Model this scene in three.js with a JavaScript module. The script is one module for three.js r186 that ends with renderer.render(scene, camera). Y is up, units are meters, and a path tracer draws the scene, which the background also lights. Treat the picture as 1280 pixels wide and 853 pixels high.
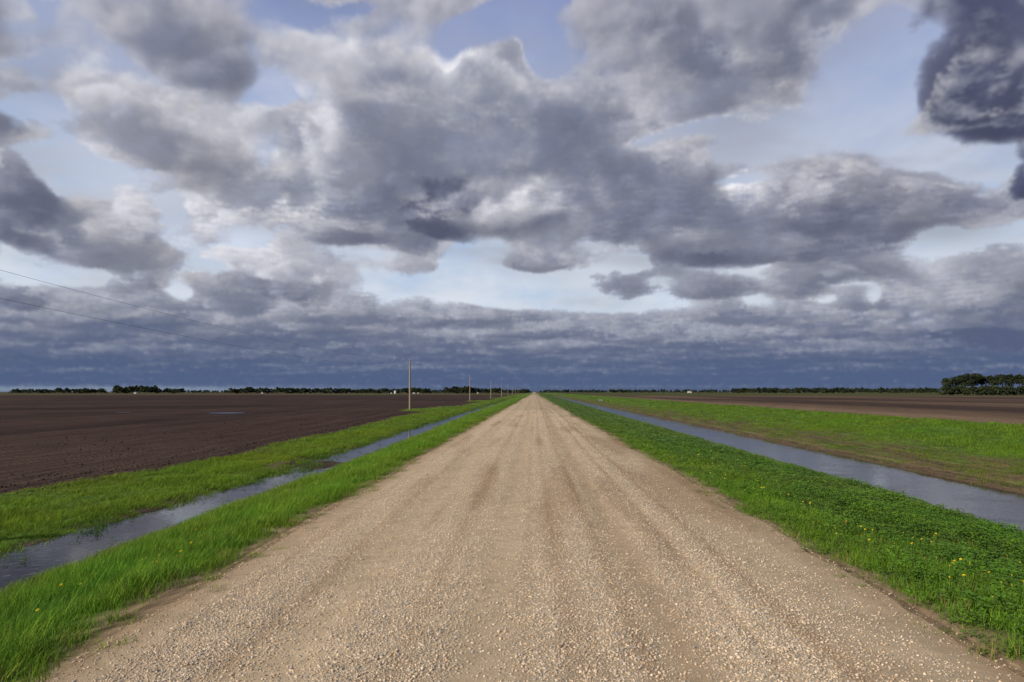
import * as THREE from 'three';
import { mergeGeometries, mergeVertices } from 'three/addons/utils/BufferGeometryUtils.js';

// ---------------------------------------------------------------- camera
const scene = new THREE.Scene();
const rad = THREE.MathUtils.degToRad, deg = THREE.MathUtils.radToDeg;
const clamp = (x, a, b) => (x < a ? a : x > b ? b : x);
const sstep = (a, b, x) => { const t = clamp((x - a) / (b - a), 0, 1); return t * t * (3 - 2 * t); };
const mix = (a, b, t) => a + (b - a) * t;
const FOCAL = 900, EYE = 1.9;                     // focal length in pixels of the 1280 x 853 photograph
const camera = new THREE.PerspectiveCamera(deg(2 * Math.atan(426.5 / FOCAL)), 1280 / 853, 0.1, 9000);
camera.position.set(0, EYE, 0);
camera.rotation.order = 'YXZ';
camera.rotation.set(rad(4.04), rad(1.78), 0);     // looking along the road (-z), a little up and to its left
camera.updateMatrixWorld(true);

const renderer = new THREE.WebGLRenderer({ antialias: true });
renderer.toneMapping = THREE.LinearToneMapping;
renderer.toneMappingExposure = 1;
renderer.shadowMap.enabled = true;

// ---------------------------------------------------------------- sun: low, behind the camera and to its left
const SUN_DIR = new THREE.Vector3(-0.72, 0.44, 0.52).normalize();
const sun = new THREE.DirectionalLight(new THREE.Color(1, 0.91, 0.79), 4.8);
sun.position.copy(SUN_DIR).multiplyScalar(300);
sun.castShadow = true; sun.shadow.mapSize.set(2048, 2048); sun.shadow.radius = 1.5;
Object.assign(sun.shadow.camera, { left: -120, right: 120, top: 120, bottom: -120, near: 1, far: 700 });
scene.add(sun, sun.target);

// ---------------------------------------------------------------- seeded random numbers and noise
function rng(seed) { let a = seed >>> 0; return () => { a = (a + 0x6d2b79f5) | 0; let t = Math.imul(a ^ (a >>> 15), 1 | a); t = (t + Math.imul(t ^ (t >>> 7), 61 | t)) ^ t; return ((t ^ (t >>> 14)) >>> 0) / 4294967296; }; }
const PERM = new Uint8Array(512);
{ const r = rng(77), p = [...Array(256).keys()]; for (let i = 255; i > 0; i--) { const j = Math.floor(r() * (i + 1)); [p[i], p[j]] = [p[j], p[i]]; } for (let i = 0; i < 512; i++) PERM[i] = p[i & 255]; }
const G3 = new Float32Array(256 * 3);
{ const r = rng(5); for (let i = 0; i < 256; i++) { const z = 2 * r() - 1, a = 6.2832 * r(), s = Math.sqrt(1 - z * z); G3[3 * i] = s * Math.cos(a); G3[3 * i + 1] = s * Math.sin(a); G3[3 * i + 2] = z; } }
function noise(x, y, z = 0.37) {                    // gradient noise, about -0.8..0.8
  const X = Math.floor(x), Y = Math.floor(y), Z = Math.floor(z); x -= X; y -= Y; z -= Z;
  const u = x * x * x * (x * (x * 6 - 15) + 10), v = y * y * y * (y * (y * 6 - 15) + 10), w = z * z * z * (z * (z * 6 - 15) + 10);
  const a = PERM[X & 255], b = PERM[(X + 1) & 255], Yi = Y & 255, Zi = Z & 255, x1 = x - 1, y1 = y - 1, z1 = z - 1;
  const aa = PERM[a + Yi] + Zi, ab = PERM[a + Yi + 1] + Zi, ba = PERM[b + Yi] + Zi, bb = PERM[b + Yi + 1] + Zi;
  let h = 3 * PERM[aa]; const g0 = G3[h] * x + G3[h + 1] * y + G3[h + 2] * z; h = 3 * PERM[ba]; const g1 = G3[h] * x1 + G3[h + 1] * y + G3[h + 2] * z;
  h = 3 * PERM[ab]; const g2 = G3[h] * x + G3[h + 1] * y1 + G3[h + 2] * z; h = 3 * PERM[bb]; const g3 = G3[h] * x1 + G3[h + 1] * y1 + G3[h + 2] * z;
  h = 3 * PERM[aa + 1]; const g4 = G3[h] * x + G3[h + 1] * y + G3[h + 2] * z1; h = 3 * PERM[ba + 1]; const g5 = G3[h] * x1 + G3[h + 1] * y + G3[h + 2] * z1;
  h = 3 * PERM[ab + 1]; const g6 = G3[h] * x + G3[h + 1] * y1 + G3[h + 2] * z1; h = 3 * PERM[bb + 1]; const g7 = G3[h] * x1 + G3[h + 1] * y1 + G3[h + 2] * z1;
  const p = g0 + (g1 - g0) * u, q = g2 + (g3 - g2) * u, r = g4 + (g5 - g4) * u, t = g6 + (g7 - g6) * u, e = p + (q - p) * v, f = r + (t - r) * v;
  return 1.4 * (e + (f - e) * w);
}
function fbm(x, y, z, oct, gain = 0.5) { let s = 0, a = 1, n = 0; for (let i = 0; i < oct; i++) { s += a * noise(x, y, z); n += a; a *= gain; x = x * 2.03 + 11.3; y = y * 2.03 - 7.7; z = z * 2.03 + 3.1; } return s / n; }
function billow(x, y, z, oct, gain = 0.5) { let s = 0, a = 1, n = 0; for (let i = 0; i < oct; i++) { s += a * (1 - 2.2 * Math.abs(noise(x, y, z))); n += a; a *= gain; x = x * 2.07 + 5.3; y = y * 2.07 - 3.7; z = z * 2.07 + 1.9; } return s / n; }

// ---------------------------------------------------------------- sky: a broken deck of cumulus, computed for every direction
// Places in the sky are read off the photograph and kept as azimuth (from the road's direction, to the right) and elevation, in degrees.
const skyPoint = (() => {
  const v = new THREE.Vector3();
  return (px, py) => { v.set((px - 640) / FOCAL, (426.5 - py) / FOCAL, -1).applyQuaternion(camera.quaternion).normalize(); return [deg(Math.atan2(v.x, -v.z)), deg(Math.asin(v.y))]; };
})();
// cloud masses: centre and half sizes, tilt, how thick, how bright its sunny side (1 = the whitest)
const CLOUDS = [
  // soft clouds, top left
  [262, 35, 80, 60, 0.2, 0.95, 0.52], [60, 100, 95, 30, 0.3, 0.5, 0.38], [310, 85, 40, 40, 0.3, 0.7, 0.48],
  [150, 110, 48, 38, 0.3, 0.95, 0.7], [195, 150, 62, 42, 0.35, 1.0, 0.62], [235, 185, 55, 30, 0.2, 1.0, 0.42], [195, 205, 40, 14, 0.2, 0.6, 0.4], [345, 150, 40, 40, 0.6, 0.5, 0.6],
  [300, 215, 62, 28, -0.2, 0.85, 0.7], [285, 250, 48, 32, 0, 0.95, 0.8], [262, 268, 30, 18, 0, 0.8, 0.45], [355, 205, 35, 45, 0.3, 0.7, 0.75],
  // the great central cumulus
  [455, 75, 62, 52, 0.5, 1.0, 0.78], [500, 120, 70, 55, 0.4, 1.0, 0.8], [415, 70, 36, 34, 0.4, 0.7, 0.62], [585, 85, 34, 34, 0.1, 0.95, 0.85], [620, 120, 55, 40, 0.4, 1.0, 0.82],
  [540, 175, 120, 62, 0.15, 1.2, 0.66], [660, 165, 80, 45, 0.3, 1.0, 0.7], [430, 215, 48, 55, 0.1, 1.1, 0.95], [400, 262, 42, 34, 0, 1.0, 0.75], [470, 280, 85, 34, 0, 1.2, 0.36],
  [575, 258, 95, 40, -0.1, 1.3, 0.15], [660, 245, 42, 30, 0.2, 1.0, 0.95], [705, 275, 70, 48, 0.35, 1.1, 0.62], [800, 235, 90, 52, 0.25, 1.15, 0.45], [745, 180, 70, 36, 0.3, 1.0, 0.64], [865, 215, 42, 45, 0, 0.95, 0.58], [840, 285, 70, 32, 0.1, 1.0, 0.42],
  [675, 325, 34, 22, 0, 1.0, 0.35], [715, 318, 36, 18, 0.2, 0.9, 0.4],
  // top centre
  [790, 40, 62, 55, 0.3, 1.05, 0.42], [880, 60, 85, 52, 0.1, 1.0, 0.45], [850, 115, 62, 30, 0.1, 0.8, 0.5], [965, 75, 70, 42, -0.1, 0.75, 0.5], [1010, 110, 50, 18, -0.3, 0.55, 0.5], [930, 5, 120, 26, 0, 0.65, 0.42], [1050, 88, 26, 9, -0.3, 0.45, 0.4],
  // dark cloud, top right
  [1255, 75, 80, 60, 0.5, 1.3, 0.08], [1225, 12, 58, 26, -0.3, 1.1, 0.02], [1175, 38, 28, 14, -0.3, 0.7, 0.1], [1265, 130, 60, 36, 0.3, 1.2, 0.05], [1292, 200, 26, 26, 0, 0.9, 0.05], [1370, 90, 90, 80, 0.3, 1.2, 0.1], [1400, 240, 70, 50, 0, 1.0, 0.3], [1380, 350, 80, 40, 0, 1.0, 0.3], [-90, 120, 80, 60, 0, 1.0, 0.4], [-100, 270, 90, 60, 0, 1.0, 0.35], [1215, 85, 30, 22, 0.3, 0.8, 0.12],
  // right hand cumulus
  [1045, 262, 120, 46, -0.1, 1.25, 0.25], [925, 245, 40, 24, 0.1, 1.0, 1.0], [905, 272, 36, 26, 0.1, 1.0, 0.85], [965, 265, 45, 36, 0.1, 1.0, 0.75], [1150, 232, 78, 36, -0.3, 1.1, 0.3], [1225, 250, 42, 16, -0.3, 0.75, 0.4], [1050, 200, 60, 16, -0.3, 0.7, 0.38], [1120, 180, 36, 11, -0.2, 0.6, 0.38],
  [900, 308, 80, 28, -0.1, 1.1, 0.2], [1020, 305, 85, 30, -0.15, 1.05, 0.32], [795, 348, 42, 22, -0.1, 1.1, 0.25], [886, 352, 44, 20, -0.1, 1.0, 0.3], [985, 355, 50, 20, -0.1, 1.0, 0.45], [1030, 335, 50, 22, -0.1, 0.9, 0.45], [1090, 335, 50, 24, -0.1, 0.9, 0.42],
  [1145, 365, 36, 24, 0, 1.0, 0.85], [1195, 350, 60, 32, 0, 1.05, 0.6], [1260, 335, 55, 26, 0, 1.0, 0.35], [1230, 380, 70, 22, 0, 1.0, 0.3], [1250, 412, 70, 14, 0, 0.9, 0.2], [1120, 395, 50, 12, 0, 0.7, 0.6], [1030, 395, 50, 11, -0.2, 0.8, 0.9],
  // left hand cumulus
  [20, 240, 62, 55, 0.5, 1.1, 0.28], [50, 300, 46, 26, 0, 0.85, 0.3], [120, 270, 52, 30, 0, 1.0, 0.55], [135, 302, 58, 26, 0, 1.1, 0.35], [185, 245, 28, 22, -0.2, 0.9, 0.68], [195, 290, 26, 22, 0, 0.8, 0.4], [185, 345, 40, 26, 0.5, 0.95, 0.36], [235, 318, 30, 18, 0, 0.7, 0.5],
  [30, 360, 36, 16, 0.2, 0.85, 0.25], [120, 378, 44, 9, 0.1, 0.7, 0.5], [290, 362, 55, 24, -0.1, 1.15, 0.5], [255, 348, 24, 14, -0.1, 0.9, 0.8], [350, 328, 52, 24, -0.15, 1.0, 0.78], [360, 352, 50, 20, -0.15, 0.9, 0.4], [425, 348, 48, 16, 0.1, 0.9, 0.5], [545, 325, 28, 16, 0, 0.85, 0.45], [505, 320, 24, 12, 0, 0.6, 0.6],
];
// holes where bright high cloud or blue shows
const HOLES = [
  [55, 132, 70, 12, 0.15, 0.5], [90, 85, 70, 14, 0.2, 0.4], [120, 222, 75, 22, 0.2, 0.8], [70, 190, 50, 12, 0.2, 0.4], [218, 262, 16, 26, 0.4, 0.6], [345, 112, 34, 20, 0.3, 0.45], [330, 165, 22, 30, 0.6, 0.3], [405, 155, 16, 26, 0.3, 0.15], [305, 296, 42, 15, -0.3, 0.7], [265, 330, 26, 9, 0, 0.5],
  [110, 347, 70, 11, 0.15, 0.6], [226, 362, 13, 15, 0.3, 0.8], [352, 385, 26, 10, 0.1, 0.5], [60, 395, 40, 6, 0.05, 0.4], [475, 318, 40, 8, -0.1, 0.4], [470, 360, 30, 8, 0, 0.35],
  [602, 318, 42, 26, 0.15, 0.8], [690, 372, 150, 15, 0.04, 0.8], [790, 330, 22, 9, 0, 0.5], [640, 345, 60, 12, 0, 0.6], [560, 350, 40, 10, -0.1, 0.5], [562, 62, 13, 28, -0.2, 0.6], [620, 25, 70, 24, 0.3, 0.7], [690, 62, 36, 40, 0.6, 0.7], [850, 168, 60, 12, 0.15, 0.8], [215, 222, 40, 10, 0.1, 0.5], [365, 15, 30, 22, 0, 0.6], [440, 12, 40, 14, 0.2, 0.4],
  [950, 182, 80, 18, 0.05, 0.8], [1010, 165, 60, 22, 0, 0.6], [940, 225, 38, 7, 0, 0.7], [1090, 120, 70, 50, 0, 0.8], [1190, 190, 60, 26, 0.1, 0.7], [1230, 210, 40, 22, 0, 0.6], [1175, 300, 32, 16, -0.5, 0.9], [1240, 290, 45, 16, -0.3, 0.8], [942, 374, 18, 8, 0, 0.6], [1035, 375, 16, 7, 0, 0.6], [1092, 372, 11, 9, 0, 0.7], [850, 385, 120, 9, 0, 0.6], [1110, 60, 40, 50, 0, 0.7], [1120, 200, 30, 14, -0.3, 0.4],
];
const asSky = ([x, y, rx, ry, rot, ...rest]) => {
  const [a, e] = skyPoint(x, y), [a1, e1] = skyPoint(x + 1, y), [a2, e2] = skyPoint(x, y - 1);
  return { a, e, ra: rx * Math.hypot(a1 - a, e1 - e), re: ry * Math.hypot(a2 - a, e2 - e), c: Math.cos(-rot), s: Math.sin(-rot), rest };
};
const cloudList = CLOUDS.map(asSky), holeList = HOLES.map(asSky);

const SKY_W = 4096, SKY_H = 2048, ROWS = SKY_H / 2, STEP = 360 / SKY_W;
function makeSky() {
  // a block of tiling noise to look densities up in
  const S = 128, V = new Float32Array(S * S * S);
  {
    const per = (x, y, z, c) => { // gradient noise that repeats every c cells
      const X = Math.floor(x), Y = Math.floor(y), Z = Math.floor(z), fx = x - X, fy = y - Y, fz = z - Z, u = fx * fx * (3 - 2 * fx), v = fy * fy * (3 - 2 * fy), w = fz * fz * (3 - 2 * fz); let s = 0;
      for (let n = 0; n < 8; n++) { const i = n & 1, j = (n >> 1) & 1, k = n >> 2, h = 3 * PERM[PERM[PERM[(X + i) % c] + ((Y + j) % c)] + ((Z + k) % c)]; s += (i ? u : 1 - u) * (j ? v : 1 - v) * (k ? w : 1 - w) * (G3[h] * (fx - i) + G3[h + 1] * (fy - j) + G3[h + 2] * (fz - k)); }
      return s;
    };
    for (let k = 0, o = 0; k < S; k++) for (let j = 0; j < S; j++) for (let i = 0; i < S; i++, o++) {
      const x = i / S, y = j / S, z = k / S; let s = 0, a = 1;
      for (let c = 4; c <= 32; c *= 2, a *= 0.55) { const n = per(x * c, y * c, z * c, c); s += a * (c < 8 ? 1.5 * n : 0.75 * n + 0.75 * (0.42 - 1.9 * Math.abs(n))); }
      V[o] = s;
    }
  }
  const vol = (x, y, z) => {
    x -= Math.floor(x); y -= Math.floor(y); z -= Math.floor(z); x *= S; y *= S; z *= S;
    const i = x | 0, j = y | 0, k = z | 0, fx = x - i, fy = y - j, fz = z - k, i0 = i & 127, i1 = (i + 1) & 127, j0 = (j & 127) << 7, j1 = ((j + 1) & 127) << 7, k0 = (k & 127) << 14, k1 = ((k + 1) & 127) << 14;
    const a = V[k0 + j0 + i0], b = V[k0 + j0 + i1], c = V[k0 + j1 + i0], d = V[k0 + j1 + i1], e = V[k1 + j0 + i0], f = V[k1 + j0 + i1], g = V[k1 + j1 + i0], h = V[k1 + j1 + i1];
    const p = a + (b - a) * fx, q = c + (d - c) * fx, r = e + (f - e) * fx, t = g + (h - g) * fx, m = p + (q - p) * fy, n = r + (t - r) * fy; return m + (n - m) * fz;
  };
  // cloud masses as bodies in space, kilometres from the camera; the deck lies about 1.2 km up
  const bodies = cloudList.map((b, i) => {
    const a = rad(b.a), e = rad(b.e), R = 1.2 / Math.max(Math.sin(e), 0.08), ra = rad(b.ra) * R, re = rad(b.re) * R;
    const radial = [Math.cos(e) * Math.sin(a), Math.sin(e), -Math.cos(e) * Math.cos(a)], right = [Math.cos(a), 0, Math.sin(a)], up = [-Math.sin(e) * Math.sin(a), Math.cos(e), Math.sin(e) * Math.cos(a)];
    const U = right.map((x, k) => (x * b.c - up[k] * b.s) / ra), Vv = right.map((x, k) => (x * b.s + up[k] * b.c) / re), dp = Math.min(0.8 * Math.sqrt(ra * re) + 0.05 * R, 0.3 * R), Wd = radial.map((x) => x / dp);
    return { C: radial.map((x) => x * R), U, V: Vv, W: Wd, R, dp, radial, cosReach: Math.cos(rad(Math.max(b.ra, b.re) * 1.68 + 0.12 * 57.3 / R + 0.6)), k: b.rest[0], tone: b.rest[1] };
  });
  const holes = holeList.map((b) => ({ ...b, k: b.rest[0] }));
  const BODY = new Float64Array(bodies.flatMap((b) => [...b.C, ...b.U, ...b.V, ...b.W, b.k, b.tone])), list = new Int32Array(bodies.length); let crisp = 0.54, steep = 2, many = 0, fresh = true, wx = 0, wy = 0, hole = 0, deckIn = 0, grown = 1, toneHere = 0.5;
  const body = (x, y, z) => {
    let s = 0, sw = 0.02, st = 0.01;
    for (let n = 0; n < many; n++) {
      const o = list[n], dx = x - BODY[o], dy = y - BODY[o + 1], dz = z - BODY[o + 2], w = BODY[o + 9] * dx + BODY[o + 10] * dy + BODY[o + 11] * dz; let r = 1 - 0.36 * w * w; if (r <= 0) continue;
      const u = BODY[o + 3] * dx + BODY[o + 4] * dy + BODY[o + 5] * dz; r -= 0.36 * u * u; if (r <= 0) continue; let v = BODY[o + 6] * dx + BODY[o + 7] * dy + BODY[o + 8] * dz; if (v < 0) v *= 1.5;
      r -= 0.36 * v * v; if (r <= 0) continue; const f = BODY[o + 12] * r * r * 1.05; s += f * (1 - 0.55 * (s < 1 ? s : 1)); sw += f; st += f * BODY[o + 13];
    }
    toneHere = st / sw; return s;
  };
  const density = (x, y, z, fine) => {
    let s = -hole, t = 0.5;
    if (many) { if (fresh) { const g = 0.3 / grown; wx = grown * 0.24 * vol(x * g, y * g + 0.3, z * g); wy = grown * 0.17 * vol(x * g + 0.5, y * g, z * g); } s += body(x + wx, y + wy, z); t = toneHere; }
    const far = Math.hypot(x, z);
    if (deckIn > 0) { // the deck beyond, everywhere
      const hgt = (y - 0.98) / (0.6 + (far > 8 ? 0.02 * (far - 8) : 0)); if (hgt > -0.1 && hgt < 1.2) {
        const c = 0.53 + 0.85 * vol(x * 0.043 + 0.31, 0.2, z * 0.043 + 0.7) + 0.55 * vol(x * 0.21, 0.6, z * 0.21) + (far < 8 ? 0.5 * vol(x * 0.42 + 0.2, 0.4, z * 0.42) : 0), p = c - 0.62 * hgt * hgt - (hgt < 0.08 ? (0.08 - hgt) * 6 : 0);
        const q = p * deckIn - 0.6 * hole; if (q > s) { const own = s < 0.08; s = q; if (own) toneHere = t = far > 8 ? mix(0.56, 0.3, sstep(4, 14, x * 12 / far)) : 0.55; }
      }
    }
    if (s < 0.06) return 0;
    if (s > 0.66) s = 0.66 + 0.2 * (s - 0.66); const g = 0.72 / grown; let n = 0.8 * vol(x * g + 0.13, y * g * 1.25, z * g) ;
    if (fine) n += crisp * vol(x * g * 3.5 + z * g * 1.1, y * g * 3.9, z * g * 3.5 - x * g * 1.1);
    const d = (s - 0.33 + n) * steep; return d <= 0 ? 0 : d > 1 ? 1 : d;
  };
  const L = new THREE.Vector3(-0.66, 0.74, 0.02).normalize(), out = new Float32Array(4);
  const march = (X, Y, Z, az, el, jit) => {
    many = 0; steep = mix(2.3, 1.6, sstep(14, 28, el)); crisp = mix(0.6, 0.42, sstep(16, 30, el)); let t0 = 1e9, t1 = 0;
    const inside = sstep(54, 46, Math.abs(az + 2)) * sstep(42, 34, el);
    if (inside > 0) for (let n = 0; n < bodies.length; n++) { const b = bodies[n], cs = X * b.radial[0] + Y * b.radial[1] + Z * b.radial[2]; if (cs > b.cosReach) { list[many++] = 14 * n; if (b.R - 1.7 * b.dp < t0) t0 = b.R - 1.7 * b.dp; if (b.R + 1.7 * b.dp > t1) t1 = b.R + 1.7 * b.dp; } }
    hole = 0; for (const b of holes) { const da = az - b.a, de = el - b.e; if (Math.abs(da) > 14 || Math.abs(de) > 9) continue; const u = (da * b.c - de * b.s) / b.ra, v = (da * b.s + de * b.c) / b.re; hole += 0.9 * b.k * Math.exp(-0.9 * (u * u + v * v)); }
    deckIn = Math.max(1 - inside, sstep(8.6, 5.6, el + 1.2 * noise(X * 6, Z * 6, 1.7))) * sstep(0.2, 0.8, el); const scraps = 0.2 * inside * sstep(7, 11, el); if (deckIn < scraps) deckIn = scraps;
    if (deckIn > 0.01 && el > 0.3) { const a = 0.95 / Y, c = Math.min((el < 9 ? 2.6 : 1.7) / Y, a + 16); t0 = Math.min(t0, a); t1 = Math.max(t1, c); }
    out[0] = out[1] = out[2] = 0; out[3] = 1; if (t1 <= t0) return;
    t0 = Math.max(t0, 0.3);
    const n = el < 9 ? 64 : el > 16 ? 64 : 50, dt = (t1 - t0) / n; grown = clamp(0.36 / (Y + 0.04), 0.75, 2); const sig = 13 / grown; let T = 1;
    for (let k = 0; k < n && T > 0.02; k++) {
      const t = t0 + (k + jit) * dt, x = X * t, y = Y * t, z = Z * t, d = density(x, y, z, true); if (d <= 0) continue;
      const a = 1 - Math.exp(-d * sig * dt), c = T * a; T *= 1 - a; if (c < 0.008) continue;
      const tn = toneHere; fresh = false; let od = 0; for (let m = 0, q = 0.035, p = 0; m < 5; m++) { p += q; const ql = p * grown; od += q * density(x + L.x * ql, y + L.y * ql, z + L.z * ql, m < 2 && od < 0.2); q *= 1.75; }
      od *= 15; const lit = (0.74 * Math.exp(-od * 0.75) + 0.26 * Math.exp(-od * 0.2)) * Math.max(0.03, mix(-0.12, 1.95, tn)) * mix(0.5, 1, Math.min(1, d * 1.3)), q2 = 0.075 * grown, d2 = density(x - 0.62 * q2, y + 0.2 * q2, z + 0.75 * q2, true) + 0.8 * density(x - 1.9 * q2, y + 0.6 * q2, z + 2.1 * q2, false), amb = 0.76 + 0.42 * Math.exp(-1.5 * d2);
      fresh = true; const hz = 0.76 * (1 - Math.exp(-Math.max(0, t - 4) / 13));
      out[0] += c * mix(lit * 0.49 + amb * mix(0.056, 0.188, tn), 0.05, hz); out[1] += c * mix(lit * 0.465 + amb * mix(0.062, 0.222, tn), 0.095, hz); out[2] += c * mix(lit * 0.41 + amb * mix(0.125, 0.335, tn), 0.215, hz);
    }
    out[3] = T;
  };
  const data = new Float32Array(SKY_W * SKY_H * 4), W = SKY_W;
  const paint = (i, j, fine) => {
    const el = (j + 0.5) * STEP, Y = Math.sin(rad(el)), ce = Math.cos(rad(el)), rd = rad((i + 0.5) * STEP - 180), X = ce * Math.cos(rd), Z = ce * Math.sin(rd), az = ((deg(rd) + 90 + 540) % 360) - 180;
    // clear air, whiter low down, with thin high streaks
    const up = clamp(Math.pow(el / 34, 1.35), 0, 1), kk = 1 / (Y + 0.12), veil = clamp(mix(0.85, 0.3, up) + 1.5 * fbm(X * kk * 1.3 + 3, Z * kk * 0.7, 8.8, 6, 0.62), 0, 1) * mix(1, 0.8, up);
    let r = mix(0.36, 0.1, up), g = mix(0.55, 0.165, up), b = mix(0.78, 0.45, up);
    r = mix(r, mix(0.74, 0.27, up), veil); g = mix(g, mix(0.79, 0.31, up), veil); b = mix(b, mix(0.85, 0.55, up), veil);
    const thin = 0.85 * sstep(-0.28, 0.36, 0.6 * fbm(X * kk * 1.1, Z * kk * 1.1, 12.3, 6, 0.6) + 0.7 * fbm(X * kk * 1.5 + Z * kk * 0.6, Z * kk * 3.2, 2.3, 6, 0.62) + 0.06) * sstep(4, 9, el), tl = 0.9 + 0.45 * noise(X * kk * 2, Z * kk * 2, 3.3);
    r = mix(r, mix(0.7, 0.27, up) * tl, thin); g = mix(g, mix(0.75, 0.295, up) * tl, thin); b = mix(b, mix(0.82, 0.48, up) * tl, thin);
    const low = sstep(4.5, 0.5, el), slot = sstep(-6, -26, az) * sstep(1.3, 0.9, el + 0.12 * noise(X * 30, Z * 30, 1)) * sstep(-120, -80, az);
    r = mix(r, mix(0.05, 0.2, slot), low); g = mix(g, mix(0.085, 0.26, slot), low); b = mix(b, mix(0.17, 0.36, slot), low);
    const hsh = Math.sin(i * 12.9898 + j * 78.233) * 43758.5453; march(X, Y, Z, az, el, fine ? 0.32 + 0.36 * (hsh - Math.floor(hsh)) : 0.5);
    const T = out[3], p = ((j + ROWS) * W + i) * 4; data[p] = r * T + out[0]; data[p + 1] = g * T + out[1]; data[p + 2] = b * T + out[2]; data[p + 3] = 1;
  };
  // fine where the photograph looks, coarser round the back
  const i0 = Math.floor((90 - 42 - 0 ) / STEP), i1 = Math.ceil((90 + 42) / STEP), j1 = Math.ceil(36 / STEP), Q = 8;
  const fineAt = (i, j) => i >= i0 && i < i1 && j < j1;
  for (let j = 0; j < ROWS; j += Q) for (let i = 0; i < W; i += Q) if (!fineAt(i, j) || !fineAt(i + Q, j + Q)) {
    paint(i + 4, j + 4, false);
  }
  const get = (i, j, c) => data[((Math.min(j, ROWS - 4) + ROWS) * W + (((i % W) + W) % W)) * 4 + c];
  for (let j = 0; j < ROWS; j++) for (let i = 0; i < W; i++) if (!fineAt(i, j) && !((i & 7) === 4 && (j & 7) === 4)) {
    const a = ((i - 4) >> 3) * 8 + 4, b0 = Math.max(((j - 4) >> 3) * 8 + 4, 4), c0 = Math.min(b0 + 8, ROWS - 4), fx = (i - a) / 8, fy = clamp((j - b0) / 8, 0, 1), p = ((j + ROWS) * W + i) * 4;
    for (let c = 0; c < 3; c++) data[p + c] = mix(mix(get(a, b0, c), get(a + 8, b0, c), fx), mix(get(a, c0, c), get(a + 8, c0, c), fx), fy); data[p + 3] = 1;
  }
  const J = 184, even2 = (n) => n & ~1; // above 16 degrees every other one, and those between from their neighbours
  for (let j = 0; j < j1; j++) for (let i = even2(i0); i < i1 + 2; i++) if (j <= J || !((i | j) & 1)) paint(i, j, true);
  for (let j = J; j < j1; j++) for (let i = i0; i < i1; i++) if (j > J && ((i | j) & 1)) {
    const p = ((j + ROWS) * W + i) * 4, up = Math.min(even2(j) + 2, even2(j1 - 1)); for (let c = 0; c < 3; c++) { const g = (x, y) => data[((y + ROWS) * W + x) * 4 + c], x0 = even2(i), x1 = i & 1 ? x0 + 2 : x0, y0 = even2(j), y1 = j & 1 ? up : y0; data[p + c] = 0.25 * (g(x0, y0) + g(x1, y0) + g(x0, y1) + g(x1, y1)); } data[p + 3] = 1;
  }
  // even out the grain of the marching
  const src = data.slice();
  for (let j = 1; j < j1; j++) for (let i = i0; i < i1; i++) for (let c = 0; c < 3; c++) { const p = ((j + ROWS) * W + i) * 4 + c, r = W * 4; data[p] = 0.44 * src[p] + 0.11 * (src[p - 4] + src[p + 4] + src[p - r] + src[p + r]) + 0.03 * (src[p - r - 4] + src[p - r + 4] + src[p + r - 4] + src[p + r + 4]); }
  for (let j = 0; j < ROWS; j++) for (let i = 0; i < W; i++) { const p = (j * W + i) * 4; data[p] = 0.06; data[p + 1] = 0.06; data[p + 2] = 0.05; data[p + 3] = 1; }
  const t = new THREE.DataTexture(data, W, SKY_H, THREE.RGBAFormat, THREE.FloatType);
  t.mapping = THREE.EquirectangularReflectionMapping; t.magFilter = THREE.LinearFilter; t.minFilter = THREE.LinearFilter; t.needsUpdate = true;
  return t;
}
scene.background = scene.environment = makeSky();

// ---------------------------------------------------------------- helpers
const names = new Map();
function numbered(name) { const n = names.get(name) ?? 0; names.set(name, n + 1); return n ? `${name}_${String(n).padStart(3, '0')}` : name; }
function put(o, name, data, parent = scene) { o.name = parent === scene ? numbered(name) : name; if (data) o.userData = data; o.castShadow = o.receiveShadow = true; parent.add(o); return o; }
const structure = (geo, mat, name) => put(new THREE.Mesh(geo, mat), name, { kind: 'structure' });
const toS = (x) => Math.round(255 * (x <= 0.0031308 ? 12.92 * x : 1.055 * Math.pow(clamp(x, 0, 1), 1 / 2.4) - 0.055));
function texture(w, h, px, color = true) { // px: Float32Array of w*h*3 linear colours, or w*h heights
  const d = new Uint8Array(w * h * 4);
  for (let i = 0; i < w * h; i++) { for (let c = 0; c < 3; c++) d[4 * i + c] = color ? toS(px[3 * i + c]) : Math.round(255 * clamp(px[i], 0, 1)); d[4 * i + 3] = 255; }
  const t = new THREE.DataTexture(d, w, h); t.wrapS = t.wrapT = THREE.RepeatWrapping; t.magFilter = THREE.LinearFilter; t.minFilter = THREE.LinearMipmapLinearFilter; t.generateMipmaps = true;
  if (color) t.colorSpace = THREE.SRGBColorSpace; t.needsUpdate = true; return t;
}
const tiled = (t, u, v) => { t.repeat.set(1 / u, 1 / v); return t; };
// noise on a torus, for tiling textures
function tileNoise(u, v, fu, fv, seed) { const a = u * 6.28318, b = v * 6.28318; return noise(Math.cos(a) * fu / 6.28 + seed, Math.sin(a) * fu / 6.28 + Math.cos(b) * fv / 6.28, Math.sin(b) * fv / 6.28 + seed * 1.7); }

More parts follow.
